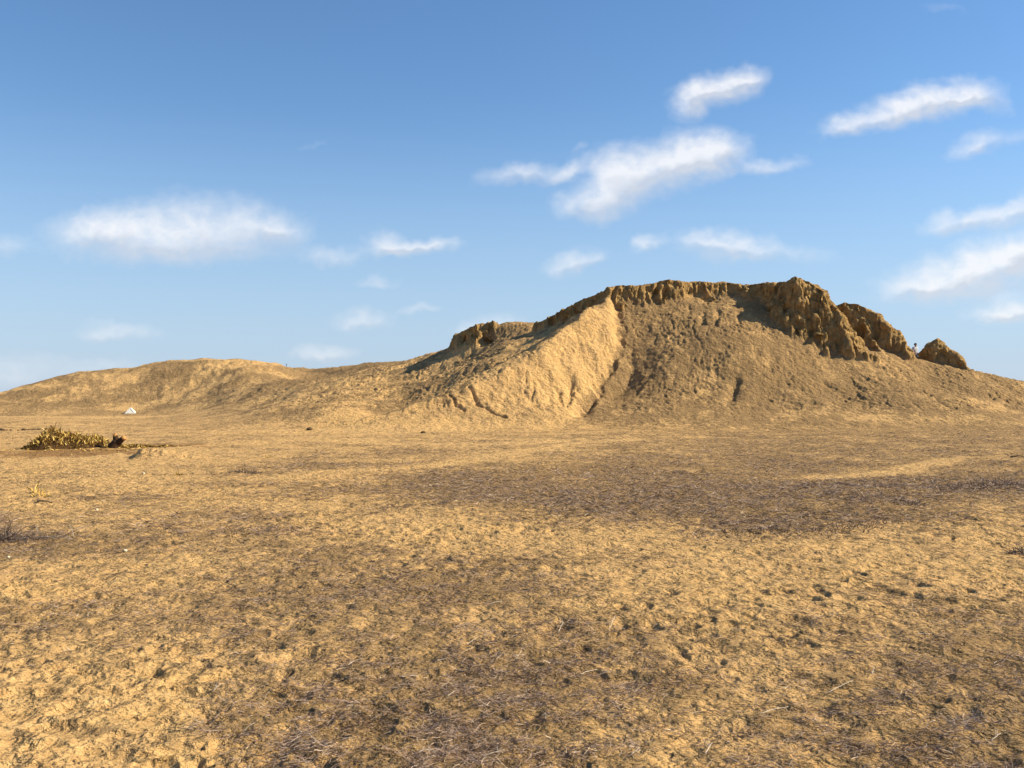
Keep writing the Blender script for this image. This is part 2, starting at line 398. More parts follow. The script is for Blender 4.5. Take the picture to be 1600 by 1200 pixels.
def litter(x, y, hb):  # litter amount; on mound and hill it also carries painted slope shade
    yy = np.maximum(y, 0.5)
    u = 800 + F * x / yy
    v = VH + F * EYE / yy
    cu = np.clip(u / 200.0, 0, 7.999)
    cv = np.interp(v, LV, np.arange(len(LV)))
    cv = np.clip(cv, 0, len(LV) - 1.001)
    iu = np.floor(cu).astype(int); iv = np.floor(cv).astype(int)
    a = fade(cu - iu) * .5 + (cu - iu) * .5; b = cv - iv
    t = (LTA[iv, iu] * (1 - a) + LTA[iv, iu + 1] * a) * (1 - b) + (LTA[iv + 1, iu] * (1 - a) + LTA[iv + 1, iu + 1] * a) * b
    r = np.hypot(x, y)
    sc = np.where(r < 20, 1.0, 2.0)
    t = t + 0.22 * pn2(x / 2.2, y / 2.2) + 0.15 * pn2(x / .8 + 4, y / .8)
    sz = sstep(0.08, .7, hb)
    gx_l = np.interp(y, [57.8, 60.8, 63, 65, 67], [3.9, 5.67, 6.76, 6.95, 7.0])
    bowl = sstep(-.3, .5, x - gx_l + .3 * pn2(x / .8, y / .8)) * sstep(50, 54, y) * sstep(85, 78, y)  # bowl: brown litter plus its shade painted in as darker tone
    back = sstep(64.5, 66.5, y + .12 * x) * sstep(6, 3, x) * sstep(-6, -2, x) * sstep(76, 72, y)  # left-facing slope below the rim, its shade painted as extra litter tone
    ds_, _, sd_ = seg_dist(x, y, SPUR)
    behind = (sd_ < 0) * sstep(-.05, .25, ds_) * sstep(13, 6, ds_) * sstep(8.5, 6.5, x)  # darkens the ground behind the crest, shade put into the colour
    lit_front = (sd_ > 0) * np.exp(-(ds_ / 5.) ** 2) * (1 - bowl) * sstep(70, 66, y)  # sunlit spur face painted paler than the rest
    t = t * (1 - .75 * lit_front)
    mb = 0.27 - .06 * lit_front + 0.38 * np.maximum(bowl * sstep(46, 30, x), .48 * np.maximum(back, behind)) + .10 * bowl + .20 * np.where(sd_ < 0, sstep(2, 8, ds_), sstep(7, 15, ds_)) * (1 - bowl)
    far = sstep(85, 95, y)
    saddle_shade = sstep(-32.0, -27.0, x + .06 * (y - 125)) * sstep(-8, -13, x) * sstep(106, 114, y)  # far saddle: shade of its left-facing slope put in as dark tone
    mb = mb * (1 - far) + far * (0.60 + 0.65 * saddle_shade + .34 * pn2(x / 7. + 5, y / 9.) + .25 * pn2(x / 2.5, y / 3.5) - .42 * np.exp(-(((x + 38.5) / 3.6) ** 2 + ((y - 130) / 6.0) ** 2)))
    t = t * (1 - sz) + sz * (mb + 0.30 * fbm2(x, y, 4.0, 3, .6, 11) + .22 * pn2(x / .7 + 2, y / .9))
    ff = sstep(80, 96, y) * sstep(10, -4, x) * (1 - sz)
    t = t * (1 - ff) + ff * (.55 + .3 * pn2(x / 5., y / 9.) - .5 * np.exp(-((y - (97 + .25 * (x + 45) + 3 * pn2(x / 9., y / 30.))) / 5.) ** 2))
    t = t * (1 - .9 * np.exp(-(((x + 9.6) / 1.2) ** 2 + ((y - 27.6) / 1.0) ** 2)))
    m = (r > 12) & (r < 130)
    if m.any():
        tt = t[m]
        wx = x[m] + 0.3 * pn2(x[m] / 2, y[m] / 2); wy = y[m] + 0.6 * pn2(x[m] / 2 + 5, y[m] / 2)
        for pts, wd, st in PATHW:
            d, _, _ = seg_dist(wx, wy, pts)
            tt = tt * (1 - st * np.exp(-(d / wd) ** 2))
        t[m] = tt
    return np.clip(t, 0, 1)


def soil_patch(x, y):
    """reddish trampled soil around the heap of husks"""
    w1 = .9 * pn2(x / .9, y / .9) + .5 * pn2(x / .3, y / .3)
    a = ((x + 13.6) / 2.2) ** 2 + ((y - 30.4) / 2.7) ** 2
    b = ((x + 13.0) / 2.3) ** 2 + ((y - 35.3) / 1.5) ** 2
    return sstep(1.5, .5, np.minimum(a, b) + w1)


# ------------------------------------------------------------------ mesh helpers
def link_mesh(name, V, Fc, mat=None, parent=None, smooth=True, mats=None, fmat=None):
    me = bpy.data.meshes.new(name)
    V = np.asarray(V, np.float32); Fc = np.asarray(Fc, np.int32)
    n, k = Fc.shape
    me.vertices.add(len(V)); me.vertices.foreach_set('co', V.ravel())
    me.loops.add(n * k); me.loops.foreach_set('vertex_index', Fc.ravel())
    me.polygons.add(n); me.polygons.foreach_set('loop_start', np.arange(0, n * k, k, dtype=np.int32))
    me.update(calc_edges=True)
    if smooth:
        me.polygons.foreach_set('use_smooth', np.ones(n, bool))
    for m_ in (mats or [mat]):
        if m_: me.materials.append(m_)
    if fmat is not None:
        me.polygons.foreach_set('material_index', np.asarray(fmat, np.int32))
    ob = bpy.data.objects.new(name, me)
    COL.objects.link(ob)
    if parent: ob.parent = parent
    return ob


def attr(ob, name, vals):
    a = ob.data.attributes.new(name, 'FLOAT', 'POINT')
    a.data.foreach_set('value', np.asarray(vals, np.float32))


def tag(o, label=None, cat=None, group=None, kind=None):
    if label: o['label'] = label
    if cat: o['category'] = cat
    if group: o['group'] = group
    if kind: o['kind'] = kind
    return o


def empty(name, loc, rz=0):
    o = bpy.data.objects.new(name, None)
    COL.objects.link(o); o.location = loc; o.rotation_euler = (0, 0, rz)
    o.empty_display_size = 0.2
    return o


# ------------------------------------------------------------------ materials
def new_mat(name, rough=0.95, spec=0.15):
    m = bpy.data.materials.new(name); m.use_nodes = True
    t = m.node_tree; b = t.nodes['Principled BSDF']
    b.inputs['Roughness'].default_value = rough
    b.inputs['Specular IOR Level'].default_value = spec
    return m, t, b


def N(t, kind, **kw):
    n = t.nodes.new(kind)
    for k, v in kw.items():
        if k in n.inputs.keys() if isinstance(k, str) and k in [i.name for i in n.inputs] else False:
            n.inputs[k].default_value = v
        else:
            setattr(n, k, v)
    return n


def noise(t, co, scale, detail=4, rough=.6, dist=0.0):
    n = t.nodes.new('ShaderNodeTexNoise')
    n.inputs['Scale'].default_value = scale; n.inputs['Detail'].default_value = detail
    n.inputs['Roughness'].default_value = rough; n.inputs['Distortion'].default_value = dist
    t.links.new(co, n.inputs['Vector'])
    return n.outputs['Fac']


def ramp(t, fac, stops, interp='LINEAR'):
    n = t.nodes.new('ShaderNodeValToRGB'); n.color_ramp.interpolation = interp
    cr = n.color_ramp
    while len(cr.elements) < len(stops): cr.elements.new(0.5)
    for e, (p, c) in zip(cr.elements, stops):
        e.position = p; e.color = (*c, 1) if len(c) == 3 else c
    t.links.new(fac, n.inputs[0])
    return n.outputs[0]


def mth(t, op, a, b=None, c=None, clamp=False):
    n = t.nodes.new('ShaderNodeMath'); n.operation = op; n.use_clamp = clamp
    for i, s in enumerate((a, b, c)):
        if s is None: continue
        if isinstance(s, (int, float)): n.inputs[i].default_value = s
        else: t.links.new(s, n.inputs[i])
    return n.outputs[0]


def mixc(t, fac, a, b, mode='MIX'):
    n = t.nodes.new('ShaderNodeMix'); n.data_type = 'RGBA'; n.blend_type = mode
    for i, s in ((0, fac), (6, a), (7, b)):
        if isinstance(s, (int, float)): n.inputs[i].default_value = s
        elif isinstance(s, tuple): n.inputs[i].default_value = (*s, 1)
        else: t.links.new(s, n.inputs[i])
    return n.outputs[2]


def earth_material():
    m, t, b = new_mat('sandy_earth', 0.97, 0.08)
    co = t.nodes.new('ShaderNodeNewGeometry').outputs['Position']
    la = t.nodes.new('ShaderNodeAttribute'); la.attribute_name = 'litter'
    ca = t.nodes.new('ShaderNodeAttribute'); ca.attribute_name = 'crag'
    L = la.outputs['Fac']; K = ca.outputs['Fac']
    n1 = noise(t, co, 0.9, 5, .62); n2 = noise(t, co, 7.0, 5, .72, .05); n3 = noise(t, co, 42.0, 4, .7); n4 = noise(t, co, 160.0, 3, .7)
    sand = ramp(t, n2, [(.25, (.43, .25, .098)), (.5, (.60, .37, .150)), (.78, (.77, .52, .235))])
    sand = mixc(t, mth(t, 'MULTIPLY', ramp(t, n1, [(.42, (0, 0, 0)), (.66, (1, 1, 1))]), .35), sand, (.52, .32, .155))
    lit = ramp(t, n3, [(.32, (.07, .040, .016)), (.5, (.20, .125, .058)), (.68, (.40, .28, .15))])
    # litter cover and painted slope shade: stored value against crumbly noise
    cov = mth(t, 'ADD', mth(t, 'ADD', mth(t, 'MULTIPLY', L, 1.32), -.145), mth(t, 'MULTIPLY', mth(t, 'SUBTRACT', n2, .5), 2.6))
    cov = mth(t, 'ADD', cov, mth(t, 'MULTIPLY', mth(t, 'SUBTRACT', n3, .5), 1.6))
    cov = mth(t, 'ADD', cov, mth(t, 'MULTIPLY', mth(t, 'SUBTRACT', n4, .5), .8))
    n6 = noise(t, co, 2.6, 4, .65, .1)
    cov = mth(t, 'ADD', cov, mth(t, 'MULTIPLY', mth(t, 'SUBTRACT', n6, .5), 1.3))
    n7 = noise(t, co, .8, 4, .7, .2)
    cov = mth(t, 'ADD', cov, mth(t, 'MULTIPLY', mth(t, 'SUBTRACT', n7, .5), 1.0))
    cov = ramp(t, cov, [(.40, (0, 0, 0)), (.68, (1, 1, 1))])
    col = mixc(t, mth(t, 'MULTIPLY', cov, .80), sand, lit)
    # weathered mud brick of the crags
    n5 = noise(t, co, 3.2, 6, .7, .6)
    rock = ramp(t, n5, [(.3, (.22, .13, .045)), (.5, (.38, .235, .088)), (.72, (.58, .38, .155))])
    col = mixc(t, mth(t, 'MULTIPLY', K, .85), col, rock)
    sa = t.nodes.new('ShaderNodeAttribute'); sa.attribute_name = 'soil'
    soil = ramp(t, n3, [(.3, (.13, .065, .025)), (.7, (.36, .19, .07))])
    col = mixc(t, mth(t, 'MULTIPLY', sa.outputs['Fac'], .8), col, soil)
    t.links.new(col, b.inputs['Base Color'])
    bp = t.nodes.new('ShaderNodeBump'); bp.inputs['Strength'].default_value = 0.75; bp.inputs['Distance'].default_value = 0.02
    hgt = mth(t, 'ADD', mth(t, 'MULTIPLY', n3, 1.0), mth(t, 'MULTIPLY', n4, .35))
    t.links.new(hgt, bp.inputs['Height'])
    b2 = t.nodes.new('ShaderNodeBump'); b2.inputs['Strength'].default_value = 0.8; b2.inputs['Distance'].default_value = 0.17
    t.links.new(n2, b2.inputs['Height']); t.links.new(bp.outputs[0], b2.inputs['Normal'])
    b3 = t.nodes.new('ShaderNodeBump'); b3.inputs['Strength'].default_value = 0.7; b3.inputs['Distance'].default_value = 0.35
    t.links.new(n6, b3.inputs['Height']); t.links.new(b2.outputs[0], b3.inputs['Normal'])
    t.links.new(b3.outputs[0], b.inputs['Normal'])
    return m


EARTH = earth_material()


def strand_material(name, stops, rough=.8, trans=False):
    m, t, b = new_mat(name, rough, .2)
    a = t.nodes.new('ShaderNodeAttribute'); a.attribute_name = 'shade'
    co = t.nodes.new('ShaderNodeNewGeometry').outputs['Position']
    n = noise(t, co, 60, 3, .6)
    f = mth(t, 'ADD', mth(t, 'MULTIPLY', a.outputs['Fac'], .8), mth(t, 'MULTIPLY', n, .2))
    t.links.new(ramp(t, f, stops), b.inputs['Base Color'])
    return m


STRAW = strand_material('dry_straw', [(0, (.09, .055, .030)), (.35, (.24, .160, .115)), (.7, (.46, .345, .265)), (.93, (.64, .50, .35)), (1, (.85, .76, .62))])
HUSK = strand_material('dry_husk', [(0, (.035, .018, .004)), (.4, (.17, .085, .015)), (.7, (.60, .39, .085)), (1, (.90, .68, .28))])
TWIG = strand_material('bleached_twig', [(0, (.28, .21, .15)), (1, (.68, .58, .47))])
DARKTWIG = strand_material('dark_twig', [(0, (.04, .028, .02)), (1, (.22, .16, .13))])


def plain(name, c1, c2, scale=20, rough=.9, bump=0.3, dist=.01):
    m, t, b = new_mat(name, rough, .2)
    co = t.nodes.new('ShaderNodeTexCoord').outputs['Object']
    n = noise(t, co, scale, 5, .65, .3)
    t.links.new(ramp(t, n, [(.3, c1), (.7, c2)]), b.inputs['Base Color'])
    bp = t.nodes.new('ShaderNodeBump'); bp.inputs['Strength'].default_value = bump; bp.inputs['Distance'].default_value = dist
    t.links.new(n, bp.inputs['Height']); t.links.new(bp.outputs[0], b.inputs['Normal'])
    return m


# ------------------------------------------------------------------ ground + hill sheet (one grid of rays and rings around the viewpoint)
DA = 0.00105
az = np.arange(-R(35), R(35) + DA, DA)
rest = np.linspace(R(35), R(325), 60)[1:-1]
AZ = np.concatenate([az, rest]) ; NA = len(AZ)
rr = [0.05, .15, .35, .6, .9, 1.3, 1.7, 2.1, 2.5, 2.9, 3.3]
r_ = 3.5
while r_ < 200:
    rr.append(r_)
    r_ *= 1 + (0.0034 if r_ < 45 else 0.0038 if r_ < 155 else .012)
while r_ < 9000:
    rr.append(r_); r_ *= 1.12
RR = np.array(rr); NR = len(RR)
AA, RG = np.meshgrid(AZ, RR)
X = (RG * np.sin(AA)).ravel(); Y = (RG * np.cos(AA)).ravel()
HB = hbase(X, Y)
Hh, MK = terrain(X, Y)
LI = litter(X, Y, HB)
IN_M = (X > -15.5) & (X < 47) & (Y > 49) & (Y < 90)


def mound_zone(x, y, hb):
    return np.minimum.reduce([hb - 0.28, (x + 15.5) * .3, (47 - x) * .3, (82.5 - y) * .3])


MZ = mound_zone(X, Y, HB)
Hh = Hh - 0.04 * sstep(-0.02, 0.12, MZ)
V = np.stack([X, Y, Hh], 1)
idx = np.arange(NR * NA).reshape(NR, NA)
nxt = np.roll(idx, -1, axis=1)
Fq = np.stack([idx[:-1], idx[1:], nxt[1:], nxt[:-1]], -1).reshape(-1, 4)[:, ::-1]
fz = MZ[Fq].min(1); fhb = HB[Fq].mean(1); fr = np.hypot(V[Fq[:, 0], 0], V[Fq[:, 0], 1])
fx0 = V[Fq[:, 0], 0]
keep = fz < 0.14
is_hill = keep & (fhb > 0.35) & (fr > 86) & (fr < 215)


def sub(name, mask):
    f = Fq[mask]
    used = np.unique(f)
    rem = np.full(len(V), -1, np.int64); rem[used] = np.arange(len(used))
    ob = link_mesh(name, V[used], rem[f], EARTH)
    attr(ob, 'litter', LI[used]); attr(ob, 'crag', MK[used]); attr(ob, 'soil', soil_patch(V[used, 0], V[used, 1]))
    tag(ob, kind='structure')
    return ob


sub('ground', keep & ~is_hill)
sub('hill', is_hill)

# ------------------------------------------------------------------ the mound, on its own fine grid
ms = 0.055
mx = np.arange(-15.8, 47.3, ms); my = np.concatenate([np.arange(49, 71.5, ms), np.arange(71.5, 83, .16)])
MX, MY = np.meshgrid(mx, my)
x, y = MX.ravel(), MY.ravel()
hb = hbase(x, y)
h, mk = terrain(x, y)
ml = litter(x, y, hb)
# vertical fluting and clods pushed out along the surface normal
h2 = h.reshape(MX.shape)
gy_, gx_ = np.gradient(h2, my, mx)
nl = np.sqrt(gx_ ** 2 + gy_ ** 2 + 1)
nx_, ny_, nz_ = (-gx_ / nl).ravel(), (-gy_ / nl).ravel(), (1 / nl).ravel()
stp = sstep(0.75, 1.5, np.hypot(gx_, gy_)).ravel() * mk
mk = mk * (0.10 + 0.90 * sstep(.45, 1.1, np.hypot(gx_, gy_)).ravel())
d = np.zeros(x.shape)
q = mk > 0.02
a1_ = pn3(x[q] / .95, y[q] / .95, h[q] / 2.8 + .2 * x[q]); a2_ = pn3(x[q] / .42 + 4, y[q] / .42, h[q] / 1.1); a3_ = pn3(x[q] / .2, y[q] / .2, h[q] / .27 + 9)
bed = pn3(x[q] / 2.5, y[q] / 2.5, h[q] / .16 + 30)
a4_ = pn3(x[q] / .6 + 11, y[q] / .6, h[q] / 3.2 - .3 * x[q])
d[q] = (0.26 * a1_ + 0.13 * a2_ + .20 * (.55 - np.abs(a4_) * 1.6) + .08 * a3_ + .05 * pn3(x[q] / .1, y[q] / .1, h[q] / .1) + .03 * bed
        - .20 * np.clip(1 - np.abs(a1_) * 7, 0, 1) - .12 * np.clip(1 - np.abs(a2_) * 7, 0, 1)) * mk[q]
qq = (hb > .25)
d[qq] += sstep(.25, 1.3, hb[qq]) * (0.030 * pn3(x[qq] / .26, y[qq] / .26, h[qq] / .26) + 0.02 * pn3(x[qq] / .13, y[qq] / .13, h[qq] / .13)) * (.3 + 1.2 * sstep(-.3, .4, pn2(x[qq] / 1.9, y[qq] / 1.9 + 12)))
# hollows worn into the faces (bearing row, column, half width, half height, depth in metres)
pu = 800 + F * x / y; pv = VH - F * (h - EYE) / y
hnl = np.hypot(nx_, ny_) + 1e-6
HX = np.zeros(x.shape); HY = np.zeros(x.shape)
for cu, cv, hw, hh_, dep in [(1205, 485, .16, .13, .5), (757, 530, .45, .85, .9), (741, 522, .35, .35, .5), (722, 530, .40, .35, .6), (905, 486, .4, .35, .5), (880, 500, .4, .3, .5), (935, 474, .35, .3, .5), (860, 507, .4, .3, .5), (1228, 478, .25, .5, .35), (1248, 515, .14, .5, .4),
                             (1270, 520, .16, .7, .45), (1288, 530, .14, .8, .4), (1345, 520, .3, .7, .5), (1364, 545, .25, .5, .4), (1040, 462, .25, .3, .3), (1105, 468, .6, .2, .25), (1026, 456, .2, .3, .3)]:
    dd_ = np.hypot(pu - cu, pv - cv) + (y - 50) * 0.4
    kk = np.argmin(dd_)
    cx_, cy_, cz_ = x[kk], y[kk], h[kk]
    e = ((x - cx_) / hw) ** 2 + ((y - cy_) / (hw * 1.6)) ** 2 + ((h - cz_ + .12 * pn2(x / .3, y / .3)) / hh_) ** 2
    k2 = e < 6
    am = dep * np.exp(-e[k2] ** 1.5)
    HX[k2] -= am * nx_[k2] / np.maximum(hnl[k2], .3); HY[k2] -= am * ny_[k2] / np.maximum(hnl[k2], .3)
Vm = np.stack([x + nx_ * d + HX, y + ny_ * d + HY, h + nz_ * d * np.where(mk > .05, .4, 1)], 1)
mz = mound_zone(x, y, hb)
Vm[:, 2] -= 0.08 * sstep(0.06, -0.02, mz)
idx = np.arange(len(x)).reshape(MX.shape)
fm = np.stack([idx[:-1, :-1], idx[:-1, 1:], idx[1:, 1:], idx[1:, :-1]], -1).reshape(-1, 4)
fm = fm[mz[fm].max(1) > -0.03]
used = np.unique(fm); rem = np.full(len(x), -1, np.int64); rem[used] = np.arange(len(used))
mo = link_mesh('mound', Vm[used], rem[fm], EARTH)
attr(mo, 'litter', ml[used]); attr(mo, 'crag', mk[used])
tag(mo, kind='structure')


def gz(x, y):
    x = np.atleast_1d(np.asarray(x, float)); y = np.atleast_1d(np.asarray(y, float))
    return terrain(x, y)[0]


def ground_at(u, v):
    """walk the sight line of a bearing until it meets the ground"""
    D = np.arange(3.5, 150, 0.05)
    xx = (u - 800) * D / F
    zz = EYE + (VH - v) * D / F
    g = hbase(xx, D)
    k = np.argmax(g >= zz)
    return xx[k], D[k], float(gz(xx[k], D[k])[0])


# ------------------------------------------------------------------ sky: a thin veil of fair-weather cloud far away
CL = [  # centre u, v, half width, half height, tilt, strength
    (200, 365, 105, 34, 4, .58), (330, 358, 125, 42, -3, .62), (272, 390, 120, 26, 0, .6), (425, 360, 45, 16, -8, .45), (150, 360, 60, 20, 0, .5),
    (640, 388, 62, 13, 4, .55), (604, 378, 30, 15, 0, .5), (520, 405, 45, 16, -5, .30), (590, 442, 30, 10, 0, .28), (655, 385, 50, 8, 8, .3),
    (565, 503, 48, 17, 4, .42), (505, 553, 48, 14, 0, .42), (160, 520, 42, 16, 0, .30), (215, 522, 50, 12, 0, .22), (662, 484, 32, 10, 0, .28),
    (762, 513, 52, 15, 10, .6), (815, 273, 62, 16, 4, .58), (890, 265, 32, 10, 28, .5), (905, 230, 22, 8, 20, .2),
    (1075, 252, 78, 33, 10, 1.05), (1110, 238, 42, 26, 0, .9), (985, 278, 62, 34, 8, .85), (935, 315, 62, 22, 8, .75), (960, 262, 30, 24, 20, .5), (955, 335, 30, 18, 20, .4),
    (1200, 262, 58, 11, 10, .40), (1125, 140, 62, 22, 12, .85), (1165, 127, 34, 14, 12, .6), (1085, 165, 34, 16, 20, .5), (1095, 137, 26, 18, 0, .5),
    (1430, 170, 105, 22, 13, .95), (1500, 150, 50, 18, 8, .8), (1320, 196, 36, 14, 10, .6), (1440, 140, 30, 15, 10, .35), (1555, 160, 40, 14, -20, .25),
    (1528, 226, 38, 18, 25, .5), (1590, 215, 40, 14, 10, .2), (1515, 348, 72, 15, 8, .65), (1592, 333, 48, 18, 15, .6), (1475, 335, 18, 14, 0, .25),
    (1520, 425, 105, 30, 12, .95), (1440, 452, 56, 20, 5, .65), (1590, 402, 58, 28, 14, .95), (1535, 455, 60, 18, 5, .5), (1580, 490, 55, 16, 4, .8),
    (1105, 374, 48, 15, 0, .55), (1165, 392, 62, 20, 2, .55), (1010, 382, 24, 12, 14, .45), (900, 412, 46, 18, 14, .5),
    (0, 385, 42, 18, 0, .28), (20, 585, 90, 30, 0, .28), (490, 228, 34, 8, 5, .12), (1265, 400, 60, 16, 0, .18), (170, 575, 70, 14, 0, .2), (1480, 8, 60, 12, 0, .12),
    (1720, 300, 90, 30, 8, .8), (1700, 470, 80, 25, 5, .7), (1780, 150, 90, 22, 10, .6), (-120, 300, 90, 26, 0, .6), (-170, 470, 80, 18, 0, .5)]
ca_ = np.linspace(-620, 2220, 1000); cb_ = np.linspace(640, -260, 420)
CU, CV = np.meshgrid(ca_, cb_)
u, v = CU.ravel(), CV.ravel()
puff = pn2(u / 24., v / 24.) + .6 * pn2(u / 11. + 7, v / 11.)
wu = u + 5 * pn2(u / 20. + 40, v / 20.) + 11 * fbm2(u, v * 1.2, 60, 4, .5, 1); wv = v + 3.5 * puff + 6 * fbm2(u, v * 1.6, 60, 4, .55, 5)


def cloud_density(wu, wv):
    den = np.zeros(wu.shape)
    for cu, cv, hw, hh, tl, st in CL:
        st = st if st > .55 else st * 1.2
        a = -R(tl); dx = wu - cu; dy = wv - cv
        p = (dx * math.cos(a) + dy * math.sin(a)) / hw; q_ = (-dx * math.sin(a) + dy * math.cos(a)) / hh
        q_ = np.where(q_ > 0, q_ * 1.08, q_ * .84)
        rr_ = p * p + q_ * q_
        den = 1 - (1 - den) * (1 - st * np.exp(-rr_ ** 1.05 * 1.05) * 0.97 * (st < 1) - (st >= 1) * .97 * np.exp(-rr_ ** 1.05 * 1.05))
    return den


den = cloud_density(wu, wv)
def billow(a, b, lam, o, g_, sd_):
    s_ = 0; am = 1.0; f = 1.0 / lam; tot = 0
    for i in range(o):
        s_ = s_ + am * (1 - 2.2 * np.abs(pn2(a * f + sd_ + 13.1 * i, b * f + 7.7 * i))); tot += am; am *= g_; f *= 2.1
    return s_ / tot


tex = billow(u, v * 1.3, 52, 5, .6, 21)
tex2 = fbm2(wu, wv * 1.5, 20, 4, .6, 33)
soft = np.clip((den * (.90 + .34 * tex) + .08 * tex2 * np.sqrt(den) - .085) / .84, 0, 1)
soft = np.clip(soft, 0, 1) ** 1.05
under = .22 * np.clip(tex + .2, 0, 1) * sstep(.4, .8, den) + np.clip(cloud_density(wu - 10, wv - 16) - cloud_density(wu + 6, wv + 12) * 1.0, -1, 1) * 1.3  # grey shade of the cloud undersides, painted into the emission colour
soft = soft * sstep(0, 120, u + 620) * sstep(0, 120, 2220 - u) * sstep(0, 60, v + 260) * 0.85
dx_ = (u - 800) / F; dz_ = (VH - v) / F
rad = 6500 / np.sqrt(dx_ ** 2 + 1 + dz_ ** 2)
Vc = np.stack([dx_ * rad, rad, dz_ * rad + EYE], 1)
idx = np.arange(len(u)).reshape(CU.shape)
fc = np.stack([idx[:-1, :-1], idx[:-1, 1:], idx[1:, 1:], idx[1:, :-1]], -1).reshape(-1, 4)
m = bpy.data.materials.new('cloud_veil'); m.use_nodes = True
t = m.node_tree; t.nodes.clear()
a1 = t.nodes.new('ShaderNodeAttribute'); a1.attribute_name = 'veil'
a2 = t.nodes.new('ShaderNodeAttribute'); a2.attribute_name = 'under'
em = t.nodes.new('ShaderNodeEmission'); tr = t.nodes.new('ShaderNodeBsdfTransparent'); mx_ = t.nodes.new('ShaderNodeMixShader')
t.links.new(ramp(t, a2.outputs['Fac'], [(0, (.53, .53, .54)), (.45, (.37, .39, .43))]), em.inputs[0])
t.links.new(a1.outputs['Fac'], mx_.inputs[0]); t.links.new(tr.outputs[0], mx_.inputs[1]); t.links.new(em.outputs[0], mx_.inputs[2])
oo = t.nodes.new('ShaderNodeOutputMaterial'); t.links.new(mx_.outputs[0], oo.inputs[0])
fc = fc[soft[fc].max(1) > 0.0015]
used = np.unique(fc); rem = np.full(len(u), -1, np.int64); rem[used] = np.arange(len(used))
sk = link_mesh('sky', Vc[used], rem[fc], m)
attr(sk, 'veil', soft[used]); attr(sk, 'under', np.clip(under[used], 0, 1))
tag(sk, kind='structure')


# ------------------------------------------------------------------ strands: stems, leaves and twigs as thin bent ribbons
def ribbons(P0, dirs, L, W, lift, bend, shade, rng, seg=3, roll=None, taper=.35, curl=None):
    """P0 (n,3) roots, dirs azimuths, L lengths, W widths, lift start elevation, bend change of elevation along the stem"""
    n = len(P0)
    pts = np.zeros((n, seg + 1, 3)); pts[:, 0] = P0
    az_ = dirs.copy(); el = lift.copy()
    T = []
    cu = rng.normal(0, .35, n) if curl is None else curl
    for i in range(seg):
        d_ = np.stack([np.cos(el) * np.cos(az_), np.cos(el) * np.sin(az_), np.sin(el)], 1)
        T.append(d_)
        pts[:, i + 1] = pts[:, i] + d_ * (L / seg)[:, None]
        el = el + bend / seg; az_ = az_ + cu
    T.append(T[-1])
    Vv = np.zeros((n, seg + 1, 2, 3))
    ro = rng.uniform(0, math.pi, n) if roll is None else roll
    for i in range(seg + 1):
        d_ = T[i]
        side = np.stack([-d_[:, 1], d_[:, 0], np.zeros(n)], 1)
        side /= np.linalg.norm(side, axis=1)[:, None] + 1e-9
        up = np.cross(d_, side)
        s = side * np.cos(ro)[:, None] + up * np.sin(ro)[:, None]
        wd = W * (1 - (1 - taper) * (i / seg) ** 1.5) * .5
        Vv[:, i, 0] = pts[:, i] - s * wd[:, None]; Vv[:, i, 1] = pts[:, i] + s * wd[:, None]
    b = (np.arange(n) * (seg + 1) * 2)[:, None]
    fs = np.stack([np.stack([b[:, 0] + 2 * i, b[:, 0] + 2 * i + 1, b[:, 0] + 2 * i + 3, b[:, 0] + 2 * i + 2], 1) for i in range(seg)], 1).reshape(-1, 4)
    return Vv.reshape(-1, 3), fs, np.repeat(shade, (seg + 1) * 2)


rng = np.random.RandomState(11)


def scatter(n, d0, d1, pw=1.0):
    """random spots on the plain, denser near"""
    k = rng.rand(n) ** pw
    D = d0 * (d1 / d0) ** k
    u_ = rng.uniform(-90, 1690, n)
    return (u_ - 800) * D / F, D


def strewn(name, n, d0, d1, Lr, Wr, thr, power, hump, lab):
    x, y = scatter(n, d0, d1)
    hb = hbase(x, y)
    li = litter(x, y, hb)
    patch = 0.38 + 1.1 * pn2(x / .42 + 31, y / .26) + .9 * pn2(x / .16, y / .13 + 70) + .3 * pn2(x / 1.6, y / 1.2)
    prob = np.clip((li - thr) * 1.5, 0, 1) ** power * np.clip(patch * 1.1, 0.03, 1)
    prob = prob * sstep(64, 30, y)
    k = rng.rand(n) < prob
    x, y, patch = x[k], y[k], patch[k]
    z = gz(x, y)
    n = len(x)
    L = rng.uniform(*Lr, n) * np.where(rng.rand(n) < .12, 1.9, 1); W = rng.uniform(*Wr, n) * (0.6 + y / 22.)
    az_ = rng.normal(0.2, .9, n) + math.pi * rng.randint(0, 2, n)
    sh = np.clip(rng.beta(2, 2.6, n) * .85 + .2 * (pn2(x / .4, y / .4)), 0, .93)
    sh = np.where(rng.rand(n) < .02, 1.0, sh)
    P0 = np.stack([x, y, z + rng.rand(n) ** 2 * hump * np.clip(patch, 0, 1.2) - .002], 1)
    Vv, fs, sa = ribbons(P0, az_, L, W, rng.normal(.10, .25, n), rng.normal(-.15, .5, n), sh, rng)
    ob = link_mesh(name, Vv, fs, STRAW, smooth=False)
    attr(ob, 'shade', sa)
    return tag(ob, lab, 'dry grass', kind='stuff')


strewn('dry_grass_litter', 520000, 3.3, 13, (.018, .07), (.0018, .0045), .33, 1.2, .030, 'matted grey brown dry grass stems lying over the near sand')
strewn('dry_grass_cover', 460000, 12, 62, (.05, .15), (.003, .0065), .36, 1.3, .05, 'brown dry grass cover on the plain in front of the mound')


